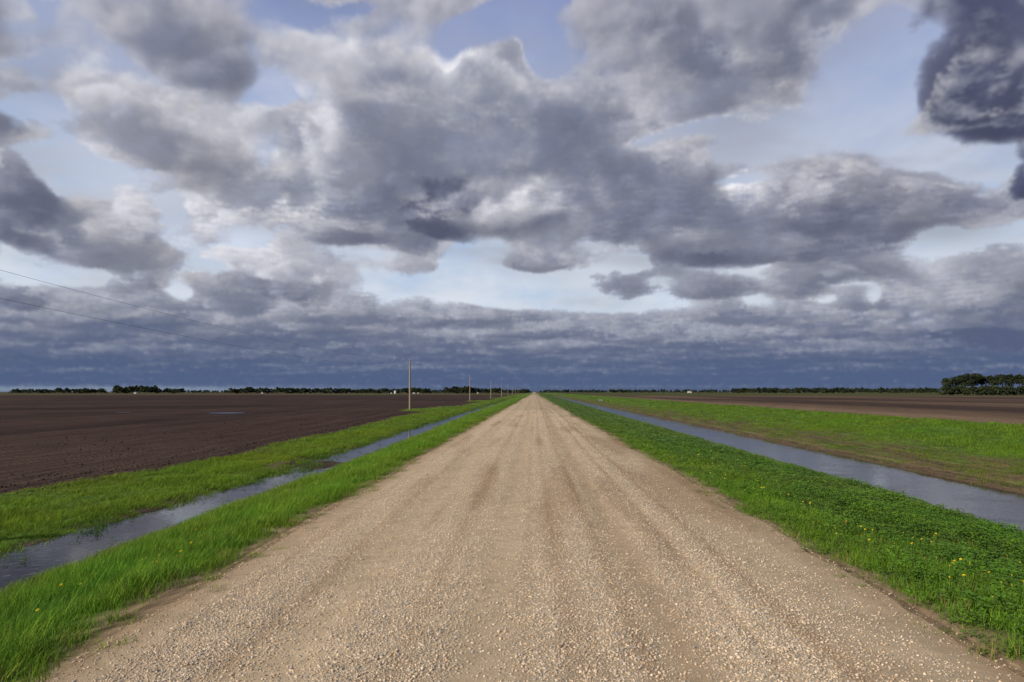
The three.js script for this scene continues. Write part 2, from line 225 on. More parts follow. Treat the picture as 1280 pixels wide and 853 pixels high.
// ---------------------------------------------------------------- the lie of the land: X across the road (right +), d ahead along it
const POLE_X = -18, POLE_0 = 104, POLE_GAP = 97;
const edgeL = (d) => 3.42 + 0.1 * noise(d * 0.5, 1.1) + 0.07 * noise(d * 2.3, 4.4), edgeR = (d) => 3.45 + 0.1 * noise(d * 0.45, 8.1) + 0.07 * noise(d * 2.1, 2.4);
const WL = -0.82, WR = -1.02;
const island = (d) => Math.exp(-(((d - 27) / 3.2) ** 2));
const waterLn = (d) => 7.0 + 0.16 * noise(d * 0.21, 3.3) + 0.08 * noise(d * 0.9, 5.3) + 0.5 * sstep(40, 90, d), waterLf = (d) => 8.95 + 0.4 * noise(d * 0.16, 7.3) + 0.15 * noise(d * 0.7, 1.3) - 0.75 * Math.exp(-(((d - 22.5) / 3.5) ** 2)) + 0.5 * sstep(40, 90, d);
const waterRn = (d) => 9.9 + 0.15 * noise(d * 0.2, 2.6) + 0.1 * noise(d * 0.8, 6.6), waterRf = (d) => 14.1 + 0.18 * noise(d * 0.15, 9.6) + 0.07 * noise(d * 1.1, 3.6);
function fieldL(d) { // the ploughed edge swings out round every pole
  let x = 13.1 + 0.7 * noise(d * 0.05, 0.9) + 0.25 * noise(d * 0.31, 5.9);
  if (d < 24) x += 1.3 * sstep(24, 12, d); else x -= 1.0 * Math.exp(-(((d - 30) / 6) ** 2)); if (d > 40) x += 1.4 * sstep(50, 80, d) * sstep(95, 88, d);
  for (let k = 0; k < 14; k++) { const u = d - (POLE_0 + k * POLE_GAP); if (u > -20 && u < 45) x = Math.max(x, 13.1 + 5.5 * (u < 0 ? sstep(-12, -3, u) : 1 - sstep(3, 38, u))); }
  return x;
}
const bankR = (d) => 24.4 + 0.8 * noise(d * 0.06, 6.1) + 0.3 * noise(d * 0.4, 2.9);
function along(points, x) { for (let i = 1; i < points.length; i++) if (x <= points[i][0]) { const [x0, y0] = points[i - 1], [x1, y1] = points[i]; return y0 + (y1 - y0) * clamp((x - x0) / (x1 - x0), 0, 1); } return points.at(-1)[1]; }
function profile(d) {
  const eL = edgeL(d), eR = edgeR(d), a = waterLn(d), b = waterLf(d), c = waterRn(d), e = waterRf(d), t = bankR(d), fl = fieldL(d), isl = island(d);
  const L = [[eL, -0.1], [eL + 0.8, -0.16], [eL + 2, -0.45], [a - 0.35, WL + 0.1], [a, WL], [(a + b) / 2, WL - 0.16 + 0.2 * isl], [b, WL], [b + 0.8, WL + 0.07], [fl, -0.73], [fl + 0.5, -0.75], [fl + 2, -0.72]];
  const R = [[eR, -0.1], [eR + 0.8, -0.15], [eR + 3, -0.45], [c - 0.8, WR + 0.2], [c, WR], [(c + e) / 2, WR - 0.24], [e, WR], [e + 0.35, WR + 0.17], [e + 4, -0.45], [t - 2.5, 0.05], [t, 0.19], [t + 2.5, 0.1], [t + 9, 0]];
  return { L, R };
}
let lastD = NaN, lastP;
function groundY(X, d) {
  if (d !== lastD) { lastP = profile(d); lastD = d; }
  const { L, R } = lastP, x = Math.abs(X), P = X < 0 ? L : R, e = P[0][0];
  if (x <= e) return roadY(X, d, e);
  const f = sstep(0, 1, x - e) * (x > 40 ? 0.4 : 1); if (X < -12 && x > P[8][0]) return along(P, x) + 0.05 * noise(X * 0.8, d * 0.006, 3.9) * sstep(0, 2, x - P[8][0]) + 0.03 * noise(X * 1.9, d * 0.02, 8.9) * sstep(0, 2, x - P[8][0]);
  return along(P, x) + f * (0.035 * noise(X * 1.1, d * 0.9, 3.1) + 0.05 * noise(X * 0.23, d * 0.16, 7.1));
}
// tracks: where wheels have swept the road clean (1) and where loose gravel lies in rows (0)
const weave = (d) => 0.06 * noise(d * 0.03, 3.7) + 0.03 * noise(d * 0.1, 8.2);
const bump = (x, c, w) => Math.exp(-(((x - c) / w) ** 2));
const swept = (x) => clamp(0.85 * bump(x, -0.42, 0.27) + 0.75 * bump(x, -1.85, 0.26) + 0.8 * bump(x, 1.05, 0.22) + 0.65 * bump(x, 2.7, 0.5) + 0.55 * bump(x, -3.35, 0.3) + 0.4 * bump(x, 3.4, 0.3), 0, 1);
// where brown clay shows through: thin lines beside the tracks, the right hand shoulder, scattered patches
function roadBrown(X, d) {
  const x = X - weave(d), s = swept(x), live = 0.85 + 0.5 * noise(x * 0.3, d * 0.03, 9);
  return clamp((0.6 * bump(x, 0.74, 0.09) + 0.5 * bump(x, -1.02, 0.1) + 0.4 * bump(x, 0.2, 0.07) + 0.5 * bump(x, -2.25, 0.1) + 0.3 * bump(x, -0.12, 0.05) + 0.45 * bump(x, 2.15, 0.09) + 0.35 * bump(x, -2.95, 0.08)) * live + 0.6 * bump(x, 1.69, 0.07) * (0.8 + 0.6 * noise(d * 0.12, 4.1)) + 0.4 * bump(x, 1.08, 0.2) * live
    + 0.55 * sstep(1.9, 2.5, x) * sstep(-0.2, 0.4, noise(X * 1.2, d * 0.16, 3.3)) + 0.45 * sstep(2.95, 3.4, Math.abs(X)) + 0.5 * sstep(0.1, 0.55, noise(X * 1.7, d * 0.14, 6.6)) * sstep(0.5, 0.1, s), 0, 1);
}
function roadY(X, d, e) {
  const x = X - weave(d), u = Math.abs(X) / e;
  return -0.1 * Math.pow(u, 1.7) + (1 - u ** 6) * (-0.02 * swept(x) - 0.012 * bump(x, 1.69, 0.07) + 0.005 * bump(x, 1.84, 0.1) + 0.01 * bump(x, -2.7, 0.5) + 0.012 * noise(X * 2.4, d * 0.5, 2.2) + 0.006 * noise(X * 7, d * 3, 1.2));
}

const ROWS_D = []; for (let d = -24; d < 5200; d += d < 12 ? 0.3 : d * 0.022) ROWS_D.push(d);
// a sheet whose columns run from one edge line to another
function sheet(rows, from, to, cols, spread, heightAt, colorAt) {
  const n = cols + 1, pos = new Float32Array(rows.length * n * 3), uv = new Float32Array(rows.length * n * 2), col = new Float32Array(rows.length * n * 3), idx = [], c = [1, 1, 1];
  rows.forEach((d, j) => {
    const a = from(d), b = to(d);
    for (let i = 0; i < n; i++) {
      const X = a + (b - a) * spread(i / cols), o = j * n + i; pos[3 * o] = X; pos[3 * o + 1] = heightAt(X, d); pos[3 * o + 2] = -d; uv[2 * o] = X; uv[2 * o + 1] = d;
      colorAt(X, d, c); col[3 * o] = c[0]; col[3 * o + 1] = c[1]; col[3 * o + 2] = c[2];
      if (i < cols && j < rows.length - 1) { const p = o, q = o + 1, r = o + n, s = r + 1; if (b > a) idx.push(p, q, s, p, s, r); else idx.push(p, s, q, p, r, s); }
    }
  });
  const g = new THREE.BufferGeometry(); g.setAttribute('position', new THREE.BufferAttribute(pos, 3)); g.setAttribute('uv', new THREE.BufferAttribute(uv, 2)); g.setAttribute('color', new THREE.BufferAttribute(col, 3)); g.setIndex(idx); g.computeVertexNormals(); return g;
}
const even = (t) => t, widening = (k) => (t) => (Math.exp(k * t) - 1) / (Math.exp(k) - 1);

// ---------------------------------------------------------------- the gravel road
const STONES = [[0.56, 0.46, 0.33], [0.45, 0.39, 0.3], [0.65, 0.56, 0.42], [0.32, 0.3, 0.27], [0.44, 0.33, 0.21], [0.4, 0.36, 0.3], [0.57, 0.47, 0.34]];
{
  const T = 2048, M = 7.2, px = new Float32Array(T * T * 3), ht = new Float32Array(T * T), r = rng(11);
  for (let j = 0; j < T; j++) for (let i = 0; i < T; i++) { // fines: sand and clay packed between the stones
    const o = j * T + i, n = 0.9 + 0.3 * (r() - 0.5) + 0.16 * tileNoise(i / T, j / T, 60, 60, 2.2) + 0.1 * tileNoise(i / T, j / T, 14, 14, 5.2);
    px[3 * o] = 0.455 * n; px[3 * o + 1] = 0.357 * n; px[3 * o + 2] = 0.235 * n; ht[o] = 0.22 + 0.1 * (r() - 0.5);
  }
  for (let k = 0; k < 150000; k++) {
    const u = r(), X = (u - 0.5) * M, v = r(), s = swept(X); if (r() < s * 0.92) continue;
    const R = (1.0 + 2.2 * r() * r() * r() + 0.5 * r()) * (1 - 0.4 * s), el = 0.65 + 0.35 * r(), an = r() * 3.14, ca = Math.cos(an), sa = Math.sin(an), st = STONES[Math.floor(r() * STONES.length)], br = 0.78 + 0.4 * r(), cx = u * T, cy = v * T, q = Math.ceil(R), top = 0.35 + 0.5 * r();
    for (let y = -q; y <= q; y++) for (let x = -q; x <= q; x++) {
      const a = (x * ca + y * sa) / R, b = (y * ca - x * sa) / (R * el), e = a * a + b * b; if (e > 1) continue;
      const o = (((cy + y) | 0) & (T - 1)) * T + (((cx + x) | 0) & (T - 1)), hgt = top * Math.sqrt(1 - 0.8 * e); if (hgt < ht[o] - 0.1) continue;
      px[3 * o] = st[0] * br; px[3 * o + 1] = st[1] * br; px[3 * o + 2] = st[2] * br; ht[o] = hgt;
    }
  }
  const map = tiled(texture(T, T, px), M, M), hm = tiled(texture(T, T, ht, false), M, M); map.offset.set(0.5, 0); hm.offset.set(0.5, 0);
  const mat = new THREE.MeshPhysicalMaterial({ map, bumpMap: hm, bumpScale: 0.016, roughness: 1, specularIntensity: 0.3, vertexColors: true });
  const geo = sheet(ROWS_D.filter((d) => d < 3300), (d) => -edgeL(d), (d) => edgeR(d), 130, even, (X, d) => roadY(X, d, X < 0 ? edgeL(d) : edgeR(d)), (X, d, c) => {
    const brown = roadBrown(X, d), n = 1.12 + 0.1 * noise(X * 0.8, d * 0.2, 4.4) + 0.07 * noise(X * 3, d * 1.4, 8.4); c[0] = n * mix(1, 0.66, brown); c[1] = n * mix(1, 0.57, brown); c[2] = n * mix(1, 0.5, brown);
  });
  structure(geo, mat, 'gravel_road');
}

// ---------------------------------------------------------------- verges, banks and fields
const soilTex = (() => {
  const T = 1024, px = new Float32Array(T * T * 3), ht = new Float32Array(T * T), r = rng(21);
  for (let j = 0; j < T; j++) for (let i = 0; i < T; i++) {
    const u = i / T, v = j / T, o = j * T + i, furrow = 0.5 + 0.5 * Math.sin(u * 6.28318 * 18 + 1.6 * tileNoise(u, v, 5, 3, 1.5)), line = tileNoise(u, v, 90, 3, 7.5) + 0.9 * tileNoise(u, v, 24, 2, 4.5), clod = tileNoise(u, v, 60, 60, 3.5) + 0.6 * tileNoise(u, v, 150, 150, 9.5);
    const h = 0.42 + 0.16 * furrow + 0.2 * line + 0.34 * clod + 0.1 * (r() - 0.5); ht[o] = h; const n = 0.82 + 0.4 * line + 0.34 * clod + 0.25 * (r() - 0.5); px[3 * o] = px[3 * o + 1] = px[3 * o + 2] = clamp(0.62 * n, 0, 1);
  }
  return { map: tiled(texture(T, T, px), 7, 9), bumpMap: tiled(texture(T, T, ht, false), 7, 9) };
})();
const soilMat = new THREE.MeshPhysicalMaterial({ ...soilTex, bumpScale: 0.08, roughness: 1, specularIntensity: 0.25, vertexColors: true });
const NEARROWS = ROWS_D.filter((d) => d < 3300);
const grassTone = (X, d, c) => { const n = 1 + 0.35 * noise(X * 0.5, d * 0.3, 2) + 0.2 * noise(X * 2, d * 1.5, 5); c[0] = 0.1 * n; c[1] = 0.19 * n; c[2] = 0.022 * n; };
function vergeLeft(X, d, c) {
  const x = -X, a = waterLn(d), b = waterLf(d), e = edgeL(d); grassTone(X, d, c);
  const gritty = sstep(e + 0.75, e + 0.2, x + 0.3 * noise(X * 3, d * 2, 1) + 0.25 * noise(X * 0.6, d * 0.5, 6)), dirt = Math.max(sstep(a - 0.35, a - 0.1, x) * sstep(b + 0.4, b + 0.1, x), island(d) * sstep(1.8, 0.6, Math.abs(x - 8.7)));
  c[0] = mix(c[0], 0.16, dirt); c[1] = mix(c[1], 0.115, dirt); c[2] = mix(c[2], 0.075, dirt);
  c[0] = mix(c[0], 0.34, gritty); c[1] = mix(c[1], 0.245, gritty); c[2] = mix(c[2], 0.15, gritty);
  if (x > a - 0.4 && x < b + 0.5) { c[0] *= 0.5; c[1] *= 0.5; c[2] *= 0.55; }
}
function vergeRight(X, d, c) {
  const a = waterRn(d), b = waterRf(d), e = edgeR(d), t = bankR(d); grassTone(X, d, c);
  const gritty = sstep(e + 0.6, e + 0.15, X + 0.25 * noise(X * 3, d * 2, 1) + 0.2 * noise(X * 0.6, d * 0.5, 6)); let dirt = Math.max(0, sstep(a - 0.3, a, X) * sstep(b + 0.5, b + 0.1, X));
  const thatch = sstep(b + 5.2, b + 1.2, X + 1.8 * noise(X * 0.5, d * 0.22, 8)) * sstep(b, b + 0.2, X) * clamp(0.75 + 0.9 * noise(X * 1.1, d * 0.35, 4), 0, 1);
  c[0] = mix(c[0], 0.15, thatch); c[1] = mix(c[1], 0.115, thatch); c[2] = mix(c[2], 0.06, thatch); dirt = Math.max(dirt, 0.7 * sstep(t - 0.8, t, X));
  c[0] = mix(c[0], 0.13, dirt); c[1] = mix(c[1], 0.09, dirt); c[2] = mix(c[2], 0.06, dirt);
  c[0] = mix(c[0], 0.32, gritty); c[1] = mix(c[1], 0.225, gritty); c[2] = mix(c[2], 0.135, gritty);
}
const vergeMat = new THREE.MeshPhysicalMaterial({ specularIntensity: 0.25, map: soilTex.map, bumpMap: soilTex.bumpMap, bumpScale: 0.03, roughness: 1, vertexColors: true });
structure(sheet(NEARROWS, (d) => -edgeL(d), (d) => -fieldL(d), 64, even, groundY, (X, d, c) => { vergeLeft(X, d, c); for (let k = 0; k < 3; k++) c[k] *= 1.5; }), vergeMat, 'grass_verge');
structure(sheet(NEARROWS, edgeR, bankR, 90, even, groundY, (X, d, c) => { vergeRight(X, d, c); for (let k = 0; k < 3; k++) c[k] *= 1.5; }), vergeMat, 'ditch_bank');
const LAST = NEARROWS.at(-1);
structure(sheet(ROWS_D, (d) => -fieldL(Math.min(d, LAST)), () => -5200, 110, widening(6.2), groundY, (X, d, c) => {
  const n = 1 + 0.22 * noise(X * 0.012, d * 0.02, 5.5) + 0.2 * noise(X * 0.05, d * 0.012, 1.5) + 0.12 * noise(X * 0.3, d * 0.05, 7.5), row = noise(X * 0.8, d * 0.006, 3.9) + 0.6 * noise(X * 1.9, d * 0.02, 8.9), damp = sstep(0.18, 0.5, noise(X * 0.011, d * 0.021, 9.9) + 0.3 * noise(X * 0.05, d * 0.08, 3)), dry = sstep(0.1, 0.5, noise(X * 0.02, d * 0.035, 2.9) + 0.3 * noise(X * 0.08, d * 0.1, 6));
  c[0] = 0.09 * n; c[1] = 0.052 * n; c[2] = 0.041 * n; for (let k = 0; k < 3; k++) c[k] *= mix(1, 0.6, damp) * (1 + 0.6 * row);
  c[0] = mix(c[0], 0.15, dry * 0.45); c[1] = mix(c[1], 0.1, dry * 0.45); c[2] = mix(c[2], 0.068, dry * 0.45);
  const far = sstep(520, 640, d + 60 * noise(X * 0.004, 3)), lime = sstep(0.1, 0.3, noise(X * 0.009, d * 0.006, 4)); // young crop and stubble in the farther fields
  c[0] = mix(c[0], mix(0.17, 0.12, lime), far); c[1] = mix(c[1], mix(0.12, 0.2, lime), far); c[2] = mix(c[2], mix(0.07, 0.03, lime), far);
}), soilMat, 'ploughed_field');
structure(sheet(ROWS_D, (d) => bankR(Math.min(d, LAST)), () => 5200, 110, widening(6.0), groundY, (X, d, c) => {
  const strip = sstep(40, 30, X + 2 * noise(d * 0.05, 3)), bands = noise(X * 0.045, d * 0.003, 6.6) + 0.5 * noise(X * 0.12, d * 0.008, 2.6), n = 1 + 0.18 * noise(X * 0.3, d * 0.06, 2) + 0.1 * noise(X * 0.05, d * 0.05, 8);
  const pale = clamp(Math.max(0.9 * strip, sstep(-0.45, 0.25, bands)), 0, 1); c[0] = n * mix(0.1, mix(0.3, 0.42, strip), pale); c[1] = n * mix(0.062, mix(0.2, 0.29, strip), pale); c[2] = n * mix(0.05, mix(0.125, 0.185, strip), pale);
  const far = sstep(330, 420, d + 0.25 * X + 40 * noise(X * 0.006, 1)), crop = 0.75; c[0] = mix(c[0], 0.11, far * crop); c[1] = mix(c[1], 0.155, far * crop); c[2] = mix(c[2], 0.03, far * crop);
}), soilMat, 'fallow_field');
{ const g = new THREE.CircleGeometry(7000, 64); g.rotateX(-Math.PI / 2); const m = structure(g, new THREE.MeshStandardMaterial({ color: new THREE.Color().setRGB(0.07, 0.06, 0.035), roughness: 1 }), 'ground'); m.position.y = -3; }

// ---------------------------------------------------------------- water standing in the ditches and in the field
const ripple = (() => {
  const T = 1024, ht = new Float32Array(T * T);
  for (let j = 0; j < T; j++) for (let i = 0; i < T; i++) { const u = i / T, v = j / T; ht[j * T + i] = 0.5 + 0.2 * tileNoise(u, v, 40, 50, 2.5) + 0.22 * tileNoise(u, v, 90, 120, 6.5) + 0.5 * Math.max(0, 0.2 + tileNoise(u, v, 8, 11, 4.5)) * tileNoise(u, v, 160, 190, 1.5); }
  return tiled(texture(T, T, ht, false), 9, 9);
})();
const waterMat = (c, rough, bumpy) => new THREE.MeshPhysicalMaterial({ color: new THREE.Color().setRGB(...c), roughness: rough, ior: 1.333, bumpMap: ripple, bumpScale: bumpy });
const flat = (rows, from, to, y, mat, name, cols = 8) => structure(sheet(rows, from, to, cols, even, () => y, () => {}), mat, name);
const wRows = ROWS_D.filter((d) => d < 1500);
flat(wRows, (d) => -(waterLn(d) - 0.3), (d) => -(waterLf(d) + 0.3), WL, waterMat([0.014, 0.013, 0.012], 0.03, 0.0018), 'ditch_water');
flat(wRows, (d) => waterRn(d) - 0.3, (d) => waterRf(d) + 0.3, WR, waterMat([0.016, 0.016, 0.016], 0.04, 0.004), 'ditch_water');
for (const [px, py, w, h] of [[280, 517, 42, 1.1], [148, 516.3, 20, 0.5]]) {
  const H = EYE + 0.715, d = FOCAL * H / (py - 490), X = (px - 668) / FOCAL * d, rx = w / 2 / FOCAL * d, rz = h / 2 / FOCAL * d * d / H, s = new THREE.Shape();
  for (let k = 0; k <= 40; k++) { const a = k / 40 * Math.PI * 2, q = 1 + 0.35 * noise(Math.cos(a) * 1.3 + px, Math.sin(a) * 1.3); s[k ? 'lineTo' : 'moveTo'](rx * q * Math.cos(a), rz * q * Math.sin(a)); }
  const g = new THREE.ShapeGeometry(s); g.rotateX(-Math.PI / 2); const m = structure(g, waterMat([0.04, 0.035, 0.03], 0.06, 0.01), 'puddle'); m.position.set(X, groundY(X, d) + 0.05, -d);
}

// ---------------------------------------------------------------- loose gravel, clods, grass and leafy plants (nobody could count them)
const M4 = new THREE.Matrix4(), Q4 = new THREE.Quaternion(), EU = new THREE.Euler(), P3 = new THREE.Vector3(), S3 = new THREE.Vector3(), C3 = new THREE.Color();
function scatter(name, geo, mat, items) { // items: [x, y, z, turn, tiltX, tiltZ, sx, sy, sz, r, g, b]
  const m = new THREE.InstancedMesh(geo, mat, items.length);
  items.forEach((t, i) => { m.setMatrixAt(i, M4.compose(P3.set(t[0], t[1], t[2]), Q4.setFromEuler(EU.set(t[4], t[3], t[5], 'YXZ')), S3.set(t[6], t[7], t[8]))); m.setColorAt(i, C3.setRGB(t[9], t[10], t[11])); });
  m.frustumCulled = false; return put(m, name, { kind: 'stuff' });
}
function pebble(seed) { let g = new THREE.IcosahedronGeometry(1, 1); g.deleteAttribute('uv'); g.deleteAttribute('normal'); g = mergeVertices(g); const p = g.attributes.position, r = rng(seed); for (let i = 0; i < p.count; i++) { const k = 0.78 + 0.4 * r(); p.setXYZ(i, p.getX(i) * k, p.getY(i) * k * 0.75, p.getZ(i) * k * 0.9); } g = g.toNonIndexed(); g.computeVertexNormals(); return g; }
{
  const r = rng(31), sets = [[], [], []], mat = new THREE.MeshStandardMaterial({ color: 0xffffff, roughness: 0.9 });
  // thick underfoot, thinning out with distance, where the packed surface takes over
  const cdf = [[1.4, 0]], per = (d) => 4200 * Math.min(1, Math.pow(6.5 / d, 1.75)); for (let d = 1.6; d < 75; d += 0.2) cdf.push([d, cdf.at(-1)[1] + 0.2 * 7.2 * per(d)]);
  for (let i = 0, c = 0, total = cdf.at(-1)[1]; i < total; i++) {
    while (c < cdf.length - 2 && cdf[c + 1][1] < i) c++;
    const d = cdf[c][0] + 0.2 * r(), X = (r() - 0.5) * 7.2, e = X < 0 ? edgeL(d) : edgeR(d), ax = Math.abs(X), s = swept(X - weave(d)), thin = 0.35 * sstep(1.9, 2.6, X) + 0.2 * sstep(0.1, 0.5, noise(X * 1.7, d * 0.14, 6.6));
    if (ax > e + 0.12 || r() < s * 0.9 || r() < thin || (ax > e - 0.35 && r() < 0.7)) continue;
    const far = 1 + sstep(8, 60, d) * 1.3, R = far * (0.003 + 0.0072 * r() ** 2.8) * (r() < 0.012 ? 1.5 : 1), st = STONES[Math.floor(r() * STONES.length)], br = 0.75 * roadBrown(X, d), b = (0.86 + 0.42 * r()) * mix(1, 0.8, br); if (r() < br * 0.55) continue;
    sets[Math.floor(r() * 3)].push([X, groundY(X, d) + R * 0.3, -d, r() * 6.28, r() * 0.8, r() * 0.8, R * (0.8 + 0.6 * r()), R, R, st[0] * b * 1.03, st[1] * b * mix(1, 0.92, br), st[2] * b * mix(1, 0.84, br)]);
  }
  sets.forEach((s, k) => scatter('loose_gravel', pebble(40 + k), mat, s));
  // clods turned up along the edge of the ploughed field
  const clods = [], cm = new THREE.MeshStandardMaterial({ color: 0xffffff, roughness: 1 });
  for (let i = 0; i < 9000; i++) { const d = 9 + 60 * r() ** 1.2, f = fieldL(d), X = -(f - 0.3 + (r() < 0.5 ? 2 : 14) * r() ** 1.6); const R = (0.008 + 0.03 * r() ** 5) * (1 + d / 80), b = 0.8 + 0.5 * r(); clods.push([X, groundY(X, d) + R * 0.25, -d, r() * 6.28, r(), r(), R * 1.3, R, R, 0.05 * b, 0.03 * b, 0.026 * b]); }
  scatter('soil_clods', pebble(50), cm, clods); console.log('stones', sets.map((s) => s.length).join(' '));
}
// one tuft of bent blades, about 0.25 m tall, growing from a spot 0.2 m across
function tuft(seed, blades, tall, wide, spread, lean) {
  const r = rng(seed), pos = [], col = [], idx = [];
  for (let b = 0; b < blades; b++) {
    const a = r() * 6.283, q = spread * Math.sqrt(r()), x0 = Math.cos(a) * q, z0 = Math.sin(a) * q, h = tall * (0.45 + 0.75 * r()), dir = r() * 6.283, out = h * (0.15 + 0.55 * r()), lx = Math.cos(dir) * out + lean * h, lz = Math.sin(dir) * out, w = wide * (0.6 + 0.7 * r()), nx = -Math.sin(dir) * w, nz = Math.cos(dir) * w;
    const k = 0.78 + 0.44 * r(), yel = r() < 0.16 ? 1.5 : 1, c = [k * yel, k * (yel > 1 ? 1.1 : 1), k * (yel > 1 ? 1.3 : 1)], base = pos.length / 3, N = 4;
    for (let s = 0; s <= N; s++) { const t = s / N, ww = (1 - t ** 1.8) * 0.5 + 0.02, y = h * (t - 0.28 * t * t * (out / h)), bx = x0 + lx * t * t, bz = z0 + lz * t * t; pos.push(bx + nx * ww, y, bz + nz * ww, bx - nx * ww, y, bz - nz * ww); col.push(...c, ...c); if (s < N) { const p = base + 2 * s; idx.push(p, p + 1, p + 3, p, p + 3, p + 2); } }
  }
  const g = new THREE.BufferGeometry(); g.setAttribute('position', new THREE.Float32BufferAttribute(pos, 3)); g.setAttribute('color', new THREE.Float32BufferAttribute(col, 3)); g.setIndex(idx); g.computeVertexNormals(); return g;
}
// low leafy plant: small oval leaves on short stalks
function leafy(seed, leaves, tall, size, spread) {
  const r = rng(seed), pos = [], col = [], idx = [];
  for (let b = 0; b < leaves; b++) {
    const a = r() * 6.283, q = spread * Math.sqrt(r()), y = tall * (0.25 + 0.75 * r()) * (1 - 0.35 * (q / spread) ** 2), x = Math.cos(a) * q, z = Math.sin(a) * q, s = size * (0.6 + 0.8 * r()), dir = r() * 6.283, dx = Math.cos(dir), dz = Math.sin(dir), up = 0.1 + 0.7 * r(), k = 0.75 + 0.5 * r(), base = pos.length / 3;
    const P = (f, sd, lift) => pos.push(x + dx * f * s - dz * sd * s, y + up * f * s * (1 - 0.4 * f) + lift * s, z + dz * f * s + dx * sd * s);
    P(0, 0, 0); P(0.4, 0.36, 0.08); P(0.45, 0, -0.05); P(0.4, -0.36, 0.08); P(1, 0, -0.1); for (let n = 0; n < 5; n++) col.push(k, k, k);
    idx.push(base, base + 2, base + 1, base, base + 3, base + 2, base + 1, base + 2, base + 4, base + 2, base + 3, base + 4);
  }
  const g = new THREE.BufferGeometry(); g.setAttribute('position', new THREE.Float32BufferAttribute(pos, 3)); g.setAttribute('color', new THREE.Float32BufferAttribute(col, 3)); g.setIndex(idx); g.computeVertexNormals(); return g;
}
const bladeMat = new THREE.MeshPhysicalMaterial({ color: 0xffffff, vertexColors: true, roughness: 0.85, transmission: 0.3, thickness: 0, side: THREE.DoubleSide, specularIntensity: 0.35 });
